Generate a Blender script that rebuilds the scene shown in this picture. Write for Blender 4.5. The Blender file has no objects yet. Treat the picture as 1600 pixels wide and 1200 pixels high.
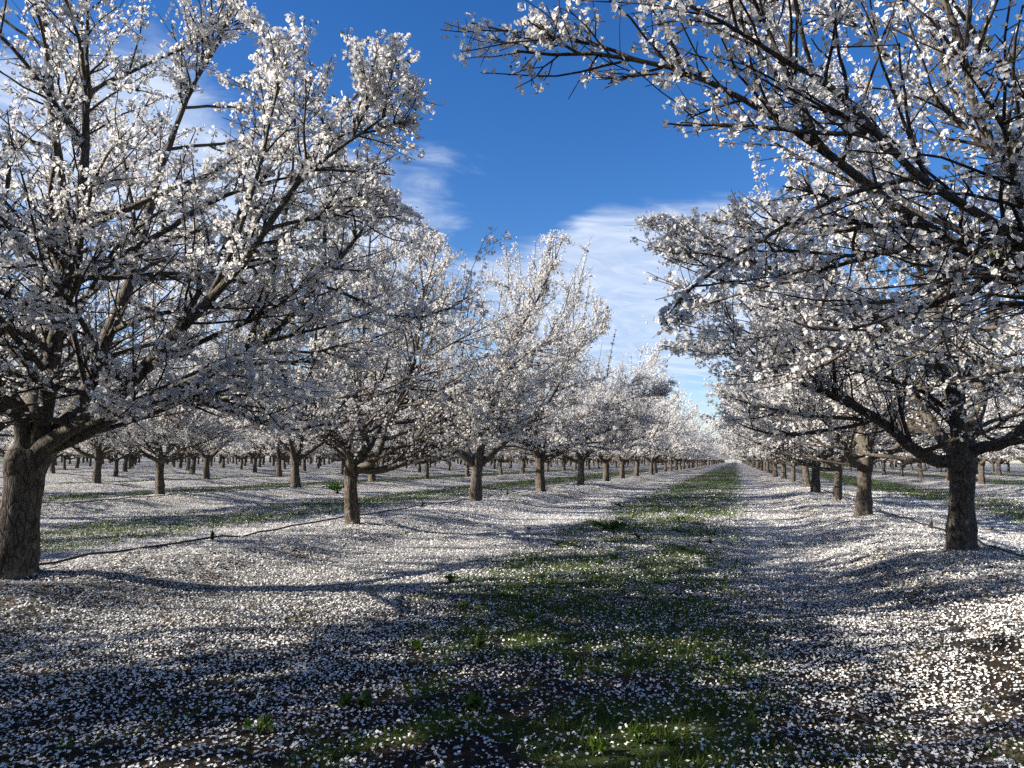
import bpy, math
import numpy as np
from mathutils import Matrix, Vector

# ------------------------------------------------------------------ camera
scene = bpy.context.scene
COL = scene.collection
W, H, F = 1600.0, 1200.0, 1200.0            # photo pixels, focal length in pixels
YAW, PITCH, ROLL = math.radians(16.3), math.radians(5.55), math.radians(0.39)
CAM = np.array([0.0, 0.0, 1.04])
_f0 = np.array([-math.sin(YAW), math.cos(YAW), 0.0])
_r0 = np.array([math.cos(YAW), math.sin(YAW), 0.0])
_z = np.array([0, 0, 1.0])
C_F = math.cos(PITCH) * _f0 + math.sin(PITCH) * _z
_u0 = -math.sin(PITCH) * _f0 + math.cos(PITCH) * _z
C_R = math.cos(ROLL) * _r0 + math.sin(ROLL) * _u0
C_U = -math.sin(ROLL) * _r0 + math.cos(ROLL) * _u0
cam_data = bpy.data.cameras.new('camera')
cam_data.sensor_width = 36.0
cam_data.lens = 36.0 * F / W
cam_data.clip_start = 0.05
cam_data.clip_end = 6000
cam = bpy.data.objects.new('camera', cam_data)
COL.objects.link(cam)
M = Matrix.Identity(4)
for i in range(3):
    M[i][0], M[i][1], M[i][2], M[i][3] = C_R[i], C_U[i], -C_F[i], CAM[i]
cam.matrix_world = M
scene.camera = cam

def px(x, y, depth):
    """photo pixel + distance along the viewing axis -> world point"""
    return CAM + depth * (C_F + C_R * (x - W / 2) / F - C_U * (y - H / 2) / F)

def project(P):
    q = np.asarray(P) - CAM
    d = q @ C_F
    dd = np.where(np.abs(d) < 1e-6, 1e-6, d)
    return W / 2 + F * (q @ C_R) / dd, H / 2 - F * (q @ C_U) / dd, d

# ------------------------------------------------------------------ sky, sun, exposure
SUN_EL, SUN_HEAD = math.radians(27.0), math.radians(-117.0)   # heading clockwise from +Y
sun_dir = Vector((math.cos(SUN_EL) * math.sin(SUN_HEAD), math.cos(SUN_EL) * math.cos(SUN_HEAD), math.sin(SUN_EL)))
sd = bpy.data.lights.new('sun', 'SUN')
sd.energy = 5.0
sd.angle = math.radians(0.53)
sd.color = (1.0, 0.945, 0.86)
sun = bpy.data.objects.new('sun', sd)
COL.objects.link(sun)
sun.rotation_euler = (-sun_dir).to_track_quat('-Z', 'Y').to_euler()
sun.location = (-20, -10, 20)

world = bpy.data.worlds.new('World')
scene.world = world
world.use_nodes = True
wt = world.node_tree
wt.nodes.clear()

class NT:
    """tiny helper for building node trees"""
    def __init__(s, t): s.t = t
    def n(s, kind, ins=None, **kw):
        nd = s.t.nodes.new(kind)
        for k, v in kw.items(): setattr(nd, k, v)
        for k, v in (ins or {}).items():
            if isinstance(v, bpy.types.NodeSocket): s.t.links.new(v, nd.inputs[k])
            else: nd.inputs[k].default_value = v
        return nd
    def m(s, op, a, b=0.0, c=0.0, clamp=False):
        nd = s.n('ShaderNodeMath', {0: a, 1: b, 2: c}, operation=op)
        nd.use_clamp = clamp
        return nd.outputs[0]
    def ramp(s, v, lo, hi, a=0.0, b=1.0, smooth=True):
        nd = s.n('ShaderNodeMapRange', {0: v, 1: lo, 2: hi, 3: a, 4: b})
        nd.interpolation_type = 'SMOOTHSTEP' if smooth else 'LINEAR'
        return nd.outputs[0]
    def mix(s, f, a, b):
        nd = s.n('ShaderNodeMix', data_type='RGBA')
        for sock, v in ((nd.inputs[0], f), (nd.inputs[6], a), (nd.inputs[7], b)):
            if isinstance(v, bpy.types.NodeSocket): s.t.links.new(v, sock)
            else: sock.default_value = v
        return nd.outputs[2]
    def noise(s, vec, scale, detail=4.0, rough=0.55, dist=0.0):
        nd = s.n('ShaderNodeTexNoise', {'Scale': scale, 'Detail': detail, 'Roughness': rough, 'Distortion': dist})
        if vec is not None: s.t.links.new(vec, nd.inputs['Vector'])
        return nd.outputs[0]

w = NT(wt)
sky = w.n('ShaderNodeTexSky', sky_type='NISHITA')
sky.sun_disc = False
sky.sun_elevation = SUN_EL
sky.sun_rotation = SUN_HEAD % (2 * math.pi)
sky.air_density = 1.0
sky.dust_density = 0.3
sky.ozone_density = 3.5
hsv = w.n('ShaderNodeHueSaturation', {'Hue': 0.512, 'Saturation': 1.30, 'Value': 1.12, 'Color': sky.outputs[0]})
tc = w.n('ShaderNodeTexCoord')
dirv = tc.outputs['Generated']
sep = w.n('ShaderNodeSeparateXYZ', {0: dirv})
den = w.m('ADD', w.m('MAXIMUM', sep.outputs[2], 0.0), 0.16)
cx, cy = w.m('DIVIDE', sep.outputs[0], den), w.m('DIVIDE', sep.outputs[1], den)
# clouds lie in a flat layer: its coordinates, turned and stretched along the wind
ca, sa = math.cos(0.5), math.sin(0.5)
ux = w.m('ADD', w.m('MULTIPLY', cx, ca), w.m('MULTIPLY', cy, sa))
uy = w.m('SUBTRACT', w.m('MULTIPLY', cy, ca), w.m('MULTIPLY', cx, sa))
cv = w.n('ShaderNodeCombineXYZ', {0: w.m('MULTIPLY', ux, 0.8), 1: w.m('MULTIPLY', uy, 1.5), 2: 3.7}).outputs[0]
n1 = w.noise(cv, 1.3, 9.0, 0.56, 0.5)
n2 = w.noise(cv, 4.2, 8.0, 0.62, 1.6)
field = w.m('ADD', w.m('MULTIPLY', n1, 0.74), w.m('MULTIPLY', n2, 0.26))
# where the cloud banks stand: direction and angular width
def bank(x, y, deg, amp):
    v = px(x, y, 1.0) - CAM
    v = v / np.linalg.norm(v)
    d = w.n('ShaderNodeVectorMath', {0: dirv, 1: tuple(v)}, operation='DOT_PRODUCT').outputs['Value']
    return w.m('MULTIPLY', w.ramp(d, math.cos(math.radians(deg)), 1.0), amp)
extra = None
for b in ((1010, 440, 10, .30), (880, 490, 9, .20), (1180, 410, 8, .20), (620, 310, 6, .15), (330, 270, 12, .22), (60, 150, 13, .14), (520, 330, 8, .12),
          (730, 270, 5, .15), (480, 60, 10, -.2), (1090, 560, 7, .12), (880, 40, 19, -.28), (1250, 120, 16, -.24), (860, 300, 4, -.1)):
    k = bank(*b)
    extra = k if extra is None else w.m('ADD', extra, k)
cover = w.ramp(w.m('ADD', field, extra), 0.47, 0.76)
low = w.ramp(sep.outputs[2], 0.02, 0.20, 0.75, 1.0)
cloud_col = w.mix(w.ramp(n2, 0.35, 0.7), (3.9, 4.8, 6.4, 1), (5.7, 6.3, 7.3, 1))
skycol = w.mix(w.m('MULTIPLY', w.m('MULTIPLY', cover, low), 0.80), hsv.outputs[0], cloud_col)
bg = w.n('ShaderNodeBackground', {'Color': skycol, 'Strength': 0.054})
wo = w.n('ShaderNodeOutputWorld', {'Surface': bg.outputs[0]})

vs = scene.view_settings
vs.view_transform = 'Standard'
vs.look = 'None'
vs.exposure = 1.5
vs.gamma = 1.0
vs.use_curve_mapping = False
scene.render.engine = 'CYCLES'
cy_ = scene.cycles
cy_.max_bounces = 4
cy_.diffuse_bounces = 1
cy_.transmission_bounces = 2
cy_.glossy_bounces = 2
cy_.use_denoising = False
cy_.caustics_reflective = cy_.caustics_refractive = False

# ------------------------------------------------------------------ numpy helpers
rng = np.random.default_rng(11)

def unit(v):
    return v / np.maximum(np.linalg.norm(v, axis=-1, keepdims=True), 1e-9)

def sstep(x, a, b):
    t = np.clip((x - a) / (b - a), 0, 1)
    return t * t * (3 - 2 * t)

_tab = np.random.default_rng(5).random((256, 256))
def vnoise(x, y):
    xi, yi = np.floor(x).astype(int), np.floor(y).astype(int)
    fx, fy = x - xi, y - yi
    fx, fy = fx * fx * (3 - 2 * fx), fy * fy * (3 - 2 * fy)
    g = lambda a, b: _tab[a & 255, b & 255]
    return (g(xi, yi) * (1 - fx) + g(xi + 1, yi) * fx) * (1 - fy) + (g(xi, yi + 1) * (1 - fx) + g(xi + 1, yi + 1) * fx) * fy

def fbm(x, y, o=4):
    s, a, t = 0.0, 0.5, 0.0
    for i in range(o):
        s = s + a * vnoise(x * 2 ** i + 17.3 * i, y * 2 ** i - 9.1 * i)
        t += a
        a *= 0.5
    return s / t

def make_mesh(name, V, faces, mat, col=None, smooth=False, attrs=None):
    """faces: list of int arrays (n, k); V: (n, 3); col: (n, 3) point colours"""
    me = bpy.data.meshes.new(name)
    V = np.ascontiguousarray(V, dtype=np.float32)
    faces = [np.asarray(f, dtype=np.int32) for f in faces if len(f)]
    loops = np.concatenate([f.ravel() for f in faces])
    cnt = np.concatenate([np.full(len(f), f.shape[1], dtype=np.int32) for f in faces])
    start = np.concatenate([[0], np.cumsum(cnt)[:-1]]).astype(np.int32)
    me.vertices.add(len(V))
    me.vertices.foreach_set('co', V.ravel())
    me.loops.add(len(loops))
    me.loops.foreach_set('vertex_index', loops)
    me.polygons.add(len(cnt))
    me.polygons.foreach_set('loop_start', start)
    if smooth:
        me.polygons.foreach_set('use_smooth', np.ones(len(cnt), dtype=bool))
    if col is not None:
        a = me.attributes.new('tint', 'FLOAT_COLOR', 'POINT')
        c = np.ones((len(V), 4), dtype=np.float32)
        c[:, :3] = col
        a.data.foreach_set('color', c.ravel())
    for k, v in (attrs or {}).items():
        a = me.attributes.new(k, 'FLOAT', 'POINT')
        a.data.foreach_set('value', np.ascontiguousarray(v, dtype=np.float32))
    me.update(calc_edges=True)
    me.materials.append(mat)
    return me

def obj(name, mesh, parent=None, label=None, cat=None, group=None, kind=None):
    o = bpy.data.objects.new(name, mesh)
    COL.objects.link(o)
    if parent is not None: o.parent = parent
    if label: o['label'] = label
    if cat: o['category'] = cat
    if group: o['group'] = group
    if kind: o['kind'] = kind
    return o

def tubes(P, R, sides, base=0, rough=0.0, rg=None):
    """P (N,K,3), R (N,K) -> verts, quads"""
    N, K, _ = P.shape
    T = unit(np.gradient(P, axis=1))
    mean = unit(P[:, -1] - P[:, 0])
    ref = np.where(np.abs(mean[:, 2:3]) > 0.8, np.array([[1.0, 0.2, 0]]), np.array([[0, 0.1, 1.0]]))[:, None, :]
    u = unit(np.cross(T, ref))
    v = np.cross(T, u)
    a = np.arange(sides) * 2 * np.pi / sides
    Rr = R[:, :, None] * np.ones(sides)
    if rough and rg is not None:
        Rr = Rr * (1 + rough * rg.standard_normal(Rr.shape))
    V = P[:, :, None, :] + Rr[..., None] * (np.cos(a)[:, None] * u[:, :, None, :] + np.sin(a)[:, None] * v[:, :, None, :])
    idx = base + np.arange(N * K * sides).reshape(N, K, sides)
    nx = np.roll(idx, -1, axis=2)
    q = np.stack([idx[:, :-1], nx[:, :-1], nx[:, 1:], idx[:, 1:]], axis=-1).reshape(-1, 4)
    return V.reshape(-1, 3), q

def spline(ctrl, K):
    """Catmull-Rom through control points, K samples evenly spaced"""
    c = np.asarray(ctrl, float)
    c = np.vstack([2 * c[0] - c[1], c, 2 * c[-1] - c[-2]])
    out = []
    for i in range(1, len(c) - 2):
        t = np.linspace(0, 1, 12, endpoint=False)[:, None]
        p0, p1, p2, p3 = c[i - 1], c[i], c[i + 1], c[i + 2]
        out.append(0.5 * (2 * p1 + (p2 - p0) * t + (2 * p0 - 5 * p1 + 4 * p2 - p3) * t ** 2 + (3 * p1 - p0 - 3 * p2 + p3) * t ** 3))
    out.append(c[-2][None])
    out = np.vstack(out)
    s = np.concatenate([[0], np.cumsum(np.linalg.norm(np.diff(out, axis=0), axis=1))])
    g = np.linspace(0, s[-1], K)
    return np.stack([np.interp(g, s, out[:, k]) for k in range(3)], axis=1)

# ------------------------------------------------------------------ materials
def new_mat(name):
    m = bpy.data.materials.new(name)
    m.use_nodes = True
    m.node_tree.nodes.clear()
    return m, NT(m.node_tree)

def out(t, surf):
    t.n('ShaderNodeOutputMaterial', {'Surface': surf})

def mat_bark(name, dark, light, lichen, lich_amt, scale=1.0, bump=0.6):
    m, t = new_mat(name)
    co = t.n('ShaderNodeTexCoord').outputs['Object']
    mp = t.n('ShaderNodeMapping', {'Vector': co, 'Scale': (1, 1, 0.28)}).outputs[0]
    plates = t.n('ShaderNodeTexVoronoi', {'Vector': mp, 'Scale': 22 * scale}, feature='DISTANCE_TO_EDGE').outputs['Distance']
    fine = t.noise(mp, 60 * scale, 6, 0.65)
    big = t.noise(co, 5 * scale, 4, 0.6)
    rings = t.noise(t.n('ShaderNodeMapping', {'Vector': co, 'Scale': (1, 1, 6)}).outputs[0], 9 * scale, 3)
    c = t.mix(t.ramp(fine, 0.25, 0.8), dark, light)
    c = t.mix(t.ramp(big, 0.45, 0.7, 0, 0.6), c, tuple(0.55 * a + 0.03 for a in light[:3]) + (1,))
    c = t.mix(t.ramp(plates, 0.0, 0.09, 0.85, 0.0), c, tuple(a * 0.5 for a in dark[:3]) + (1,))
    c = t.mix(t.m('MULTIPLY', t.ramp(t.noise(co, 11 * scale, 5, 0.7), 0.52, 0.68), lich_amt), c, lichen)
    h = t.m('ADD', t.m('MULTIPLY', t.ramp(plates, 0, 0.12), 0.6), t.m('ADD', t.m('MULTIPLY', fine, 0.6), t.m('MULTIPLY', rings, 0.4)))
    b = t.n('ShaderNodeBump', {'Strength': bump, 'Distance': 0.012 / scale, 'Height': h})
    p = t.n('ShaderNodeBsdfPrincipled', {'Base Color': c, 'Roughness': 0.9, 'Normal': b.outputs[0]})
    p.inputs['Specular IOR Level'].default_value = 0.2
    out(t, p.outputs[0])
    return m

BARK = mat_bark('trunk_bark', (0.035, 0.027, 0.021, 1), (0.145, 0.113, 0.088, 1), (0.22, 0.21, 0.16, 1), 0.45)
LIMB = mat_bark('limb_bark', (0.035, 0.030, 0.025, 1), (0.145, 0.118, 0.092, 1), (0.17, 0.16, 0.065, 1), 0.5, 1.4, 0.45)

def mat_simple(name, color, rough=0.8, var=0.25, scale=30):
    m, t = new_mat(name)
    co = t.n('ShaderNodeTexCoord').outputs['Object']
    n = t.noise(co, scale, 3)
    c = t.mix(t.ramp(n, 0.3, 0.7), tuple(a * (1 - var) for a in color) + (1,), tuple(min(1, a * (1 + var)) for a in color) + (1,))
    p = t.n('ShaderNodeBsdfPrincipled', {'Base Color': c, 'Roughness': rough})
    p.inputs['Specular IOR Level'].default_value = 0.25
    out(t, p.outputs[0])
    return m

TWIG = mat_simple('twig_bark', (0.055, 0.042, 0.034), 0.85, 0.4, 25)
HOSE = mat_simple('black_hose_plastic', (0.018, 0.018, 0.018), 0.5, 0.3, 40)
STAKE = mat_simple('dark_stake_plastic', (0.022, 0.022, 0.024), 0.45, 0.3, 60)

def mat_leafy(name, trans, mul=1.0):
    """thin petals and leaves: point colour, light coming through"""
    m, t = new_mat(name)
    a = t.n('ShaderNodeAttribute', attribute_name='tint').outputs['Color']
    d = t.n('ShaderNodeBsdfDiffuse', {'Color': a, 'Roughness': 0.3})
    tr = t.n('ShaderNodeBsdfTranslucent', {'Color': a})
    s = t.n('ShaderNodeMixShader', {0: trans, 1: d.outputs[0], 2: tr.outputs[0]})
    out(t, s.outputs[0])
    return m

PETAL = mat_leafy('blossom_petals', 0.42)
LEAF = mat_leafy('young_leaves', 0.40)
LITTER = mat_leafy('fallen_petal', 0.12)
GRASS = mat_leafy('grass_blades', 0.35)

# ------------------------------------------------------------------ the ground
ROW0, ROWS = -5.12, 7.22                     # left row of the lane, distance between rows
def lane_u(x):
    k = np.round((x - ROW0) / ROWS)
    return x - (ROW0 + k * ROWS), k          # offset from the nearest tree row

def ground_z(x, y):
    x, y = np.asarray(x, float), np.asarray(y, float)
    u, k = lane_u(x)
    n = fbm(x * 0.9 + 40, y * 0.7 + 3, 3)
    edge = 0.86 + 0.16 * (fbm(y * 0.55 + 7 * k, x * 0.2 + 2, 3) - 0.5)
    berm = 1 / (1 + np.exp((np.abs(u) - edge) / 0.19))
    hgt = 0.165 * (0.86 + 0.28 * fbm(y * 0.5 + 31 * k, 5.0 + 0 * y, 2))
    rel = 0.035 * (n - 0.5) + 0.02 * (fbm(x * 5, y * 5, 2) - 0.5)
    lump = (0.06 * (fbm(x * 4.3 + 9, y * 4.3, 3) - 0.5) + 0.05 * (fbm(x * 11 + 9, y * 11, 2) - 0.5)) * berm * (1 + 0.8 * np.exp(-((np.abs(u) - 0.85) / 0.3) ** 2))
    fade = 1 / (1 + (np.hypot(x, y) / 160.0) ** 2)
    return (berm * hgt + rel + lump) * fade

def covers(x, y):
    """share of petals, grass and bare tan soil"""
    u, k = lane_u(x)
    mid = np.abs(u) - ROWS / 2               # 0 on the lane's centre line, negative elsewhere
    near_ = 1 - sstep(np.hypot(x, y), 2.5, 7.0)
    lane = -(0.28 + 0.62 * near_) - np.where(u > 0, ROWS / 2 - u, -(ROWS / 2 + u))   # signed offset from the lane centre
    n1, n2, n3 = fbm(x * 0.8 + 3, y * 0.45 + 8, 4), fbm(x * 2.6, y * 1.6 + 20, 4), fbm(x * 1.1 - 30, y * 1.1, 3)
    wob = 0.5 * (fbm(y * 0.35 + k * 3, x * 0.1, 3) - 0.5)
    half = 0.80 + 0.48 * sstep(np.hypot(x, y), 3.0, 9.0) + 0.5 * (n1 - 0.5)
    strip = 1 - sstep(np.abs(lane + wob), half - 0.45, half + 0.35)
    grass = strip * sstep(0.6 * n2 + 0.4 * fbm(x * 6, y * 4 + 11, 3) + 0.4 * (n1 - 0.5), 0.36, 0.56)
    stray = (1 - strip) * sstep(n3, 0.64, 0.76) * sstep(n2, 0.45, 0.6) * 0.45
    grass = np.clip(np.maximum(grass, stray), 0, 1)
    au = np.abs(u)
    shoulder = np.exp(-((au - 0.95) / 0.2) ** 2) * sstep(n3 + 0.5 * (n2 - .5), 0.42, 0.62)
    petal = 1.02 - 0.50 * strip - 0.20 * sstep(n2, 0.45, 0.7) - 0.35 * shoulder
    petal = petal - 0.10 * grass
    petal = petal * (1 - (0.55 * (1 - sstep(np.hypot(x, y), 2.5, 7.0))) * np.maximum(sstep(au, 0.9, 2.6), 0.9 * sstep(x, -0.6, 0.4)))
    tan = np.clip(sstep(n3, 0.60, 0.78) * np.exp(-((au - 0.9) / 0.5) ** 2), 0, 1)
    return np.clip(petal, 0.06, 0.95), grass, tan, strip

def axis(parts):
    a = [parts[0][0]]
    for lo, hi, st0, st1 in parts:
        x = lo
        while x < hi - 1e-6:
            s = st0 + (st1 - st0) * (x - lo) / max(hi - lo, 1e-9)
            x = min(hi, x + s)
            a.append(x)
    return np.array(a)

gx = axis([(-2500, -400, 500, 100), (-400, -60, 60, 6), (-60, -24, 2.0, 0.5), (-24, -9, 0.6, 0.3), (-9, 5, 0.13, 0.13), (5, 18, 0.14, 0.7), (18, 60, 1, 6), (60, 400, 10, 80), (400, 2500, 200, 600)])
gy = axis([(-400, -20, 80, 4), (-20, 0.8, 2, 0.14), (0.8, 14, 0.12, 0.14), (14, 40, 0.25, 1.0), (40, 140, 1.2, 8), (140, 600, 8, 60), (600, 4000, 100, 800)])
X, Y = np.meshgrid(gx, gy)
Z = ground_z(X, Y)
pet, gra, tan, strip = covers(X, Y)
nx_, ny_ = len(gx), len(gy)
idx = np.arange(nx_ * ny_).reshape(ny_, nx_)
quads = np.stack([idx[:-1, :-1], idx[:-1, 1:], idx[1:, 1:], idx[1:, :-1]], axis=-1).reshape(-1, 4)

m, t = new_mat('orchard_soil')
at = lambda n: t.n('ShaderNodeAttribute', attribute_name=n).outputs['Fac']
co = t.n('ShaderNodeTexCoord').outputs['Object']
n_f, n_m, n_c = t.noise(co, 45, 6, 0.7), t.noise(co, 7, 5, 0.6), t.noise(co, 160, 3, 0.6)
soil = t.mix(t.ramp(n_f, 0.3, 0.7), (0.008, 0.006, 0.0045, 1), (0.036, 0.027, 0.019, 1))
soil = t.mix(t.m('MULTIPLY', at('bare'), t.ramp(n_m, 0.35, 0.6)), soil, (0.17, 0.125, 0.08, 1))
moss = t.mix(t.ramp(n_c, 0.3, 0.7), (0.018, 0.028, 0.007, 1), (0.060, 0.085, 0.020, 1))
g_f = t.ramp(t.m('ADD', at('grass'), t.m('MULTIPLY', t.m('SUBTRACT', n_f, 0.5), 0.7)), 0.25, 0.6)
base = t.mix(t.m('MULTIPLY', g_f, 0.9), soil, moss)
vo = t.n('ShaderNodeTexVoronoi', {'Vector': t.n('ShaderNodeVectorMath', {0: co, 1: (1, 1, 0)}, operation='MULTIPLY').outputs[0], 'Scale': 62.0})
flake_r = t.m('ADD', vo.outputs['Distance'], t.m('MULTIPLY', t.m('SUBTRACT', n_c, 0.5), 0.35))
rnd = t.n('ShaderNodeSeparateColor', {0: vo.outputs['Color']})
have = t.m('LESS_THAN', rnd.outputs[0], t.m('ADD', at('petals'), t.m('MULTIPLY', t.m('SUBTRACT', n_m, 0.5), 0.5)))
flake = t.m('MULTIPLY', t.m('MULTIPLY', have, t.ramp(flake_r, 0.62, 0.5)), at('far'))
white = t.mix(rnd.outputs[1], (0.62, 0.58, 0.53, 1), (0.80, 0.78, 0.74, 1))
colr = t.mix(flake, base, white)
hgt = t.m('ADD', t.m('ADD', n_f, t.m('MULTIPLY', n_c, 0.5)), flake)
bmp = t.n('ShaderNodeBump', {'Strength': 0.8, 'Distance': 0.015, 'Height': hgt})
p = t.n('ShaderNodeBsdfPrincipled', {'Base Color': colr, 'Roughness': 0.95, 'Normal': bmp.outputs[0]})
p.inputs['Specular IOR Level'].default_value = 0.1
out(t, p.outputs[0])
SOIL = m
gm = make_mesh('ground', np.stack([X.ravel(), Y.ravel(), Z.ravel()], 1), [quads], SOIL, smooth=True,
               attrs={'petals': pet.ravel(), 'grass': gra.ravel(), 'bare': tan.ravel(), 'far': sstep(np.hypot(X, Y), 4.0, 11.0).ravel()})
obj('ground', gm, label='dark orchard soil with low ridges under the tree rows', kind='structure')

# ------------------------------------------------------------------ almond trees
def petal_cloud(C, Nrm, size, rg, shape='mid', npet=5):
    """flowers at C facing Nrm -> verts, quads, colours"""
    n = len(C)
    Nrm = unit(Nrm)
    ref = unit(rg.standard_normal((n, 3)))
    u = unit(np.cross(Nrm, ref))
    v = np.cross(Nrm, u)
    ang = rg.random((n, 1)) * 6.28 + np.arange(npet) * 2 * np.pi / npet + rg.normal(0, 0.12, (n, npet))
    cup = np.clip(rg.normal(0.42, 0.22, (n, 1)) + rg.normal(0, 0.16, (n, npet)), -0.2, 1.1)
    L = size[:, None] * (1 + rg.normal(0, 0.08, (n, npet)))
    rad = np.cos(ang)[..., None] * u[:, None] + np.sin(ang)[..., None] * v[:, None]
    tan_ = -np.sin(ang)[..., None] * u[:, None] + np.cos(ang)[..., None] * v[:, None]
    ax = np.cos(cup)[..., None] * rad + np.sin(cup)[..., None] * Nrm[:, None]
    up = -np.sin(cup)[..., None] * rad + np.cos(cup)[..., None] * Nrm[:, None]
    c = C[:, None]
    l1 = L[..., None]
    if shape == 'fine':      # base, sides, shoulders, notch
        wd = 0.40
        vs_ = [c + ax * l1 * 0.06, c + ax * l1 * 0.55 - tan_ * l1 * wd + up * l1 * 0.10, c + ax * l1 * 1.0 - tan_ * l1 * 0.22 + up * l1 * 0.02,
               c + ax * l1 * 0.92 + up * l1 * 0.0, c + ax * l1 * 1.0 + tan_ * l1 * 0.22 + up * l1 * 0.02, c + ax * l1 * 0.55 + tan_ * l1 * wd + up * l1 * 0.10]
        nv = 6
        fl = [[0, 1, 2, 3], [0, 3, 4, 5]]
        tone = np.array([0.0, 0.8, 1, 1, 1, 0.8])
    else:
        wd = {5: 0.46, 4: 0.56, 3: 0.70}[npet]
        vs_ = [c + ax * l1 * 0.04, c + ax * l1 * 0.62 - tan_ * l1 * wd + up * l1 * 0.12, c + ax * l1, c + ax * l1 * 0.62 + tan_ * l1 * wd + up * l1 * 0.12]
        nv = 4
        fl = [[0, 1, 2, 3]]
        tone = np.array([0.25, 1, 1, 1])
    V = np.stack(vs_, axis=2).reshape(-1, 3)
    base = np.arange(n * npet)[:, None, None] * nv
    Q = (base + np.array(fl)[None]).reshape(-1, 4)
    white = np.array([0.80, 0.785, 0.745]) * (1 - 0.16 * rg.random((n, 1)) ** 2)
    white[:, 1:] *= 1 - 0.02 * rg.random((n, 1))
    heart = np.array([0.72, 0.66, 0.60])
    col = heart + (white[:, None, None, :] - heart) * tone[None, None, :, None]
    col = np.broadcast_to(col, (n, npet, nv, 3)).reshape(-1, 3)
    return V, Q, col

def kite_cloud(C, D, size, rg, color, width=0.35, spread=0.25):
    """single leaf-like folded quads from C along D"""
    n = len(C)
    D = unit(D + rg.normal(0, spread, (n, 3)))
    s = unit(np.cross(D, unit(rg.standard_normal((n, 3)))))
    up = np.cross(s, D)
    L = size[:, None]
    V = np.stack([C, C + D * L * 0.5 - s * L * width + up * L * 0.1, C + D * L, C + D * L * 0.5 + s * L * width + up * L * 0.1], 1).reshape(-1, 3)
    Q = np.arange(n * 4).reshape(n, 4)
    col = np.repeat(np.array(color) * (0.7 + 0.6 * rg.random((n, 1))), 4, axis=0)
    return V, Q, col

def grow(S, D, L, K, wander, up, rg):
    N = len(S)
    P = np.zeros((N, K, 3))
    P[:, 0] = S
    d = unit(D)
    st = (L / (K - 1))[:, None]
    up = np.broadcast_to(np.asarray(up, float), (N,))[:, None]
    for i in range(1, K):
        d = d + wander * rg.standard_normal((N, 3)) + up * np.array([0, 0, 1.0])
        lowdown = ((P[:, i - 1, 2:3] < 1.12) & (d[:, 2:3] < 0.05))
        d = np.where(lowdown, d + np.array([0, 0, 0.25]), d)
        d = unit(d)
        P[:, i] = P[:, i - 1] + d * st
    return P

def pick(P, R, t):
    """points, tangents, radii at t (N,M) along polylines"""
    N, K, _ = P.shape
    f = t * (K - 1)
    i = np.clip(f.astype(int), 0, K - 2)
    w_ = (f - i)[..., None]
    r = np.arange(N)[:, None]
    A, B = P[r, i], P[r, i + 1]
    return A + (B - A) * w_, unit(B - A), (R[r, i] + (R[r, i + 1] - R[r, i]) * w_[..., 0])

def side_dirs(T, ang, rg, upb, outb=None):
    w_ = unit(np.cross(T, unit(rg.standard_normal(T.shape))))
    d = np.cos(ang)[..., None] * T + np.sin(ang)[..., None] * w_
    d[..., 2] += upb
    if outb is not None: d = d + outb
    d = unit(d)
    d[..., 2] = np.maximum(d[..., 2], -0.22)
    return unit(d)

# the gap of open sky above the lane, traced from the photograph: the branches beside it end there
SKY_GAP = np.array([(385, -300), (385, 0), (425, 55), (475, 28), (560, 70), (625, 58), (640, 120), (672, 150), (640, 205), (636, 255), (600, 285), (615, 310),
    (690, 370), (715, 395), (735, 335), (780, 328), (790, 298), (800, 298), (812, 325), (832, 298), (845, 302), (850, 360), (890, 370), (962, 410), (930, 450), (955, 490),
    (945, 520), (1000, 535), (1060, 560), (1110, 620), (1135, 690), (1125, 600), (1095, 560), (1030, 540), (1085, 530), (1015, 490), (1060, 470), (1000, 430), (1080, 425),
    (965, 365), (1012, 340), (1100, 345), (1160, 320), (1165, 285), (1200, 320), (1240, 300), (1225, 250), (1130, 222), (1080, 210), (1060, 180), (995, 155), (940, 125),
    (830, 145), (745, 112), (695, 70), (700, 35), (770, 40), (800, 50), (870, 10), (905, 10), (935, -300)], float)
def in_poly(x, y, poly):
    c = np.zeros(x.shape, bool)
    j = len(poly) - 1
    for i in range(len(poly)):
        (xi, yi), (xj, yj) = poly[i], poly[j]
        if yi != yj:
            c ^= ((yi > y) != (yj > y)) & (x < (xj - xi) * (y - yi) / (yj - yi) + xi)
        j = i
    return c

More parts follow.
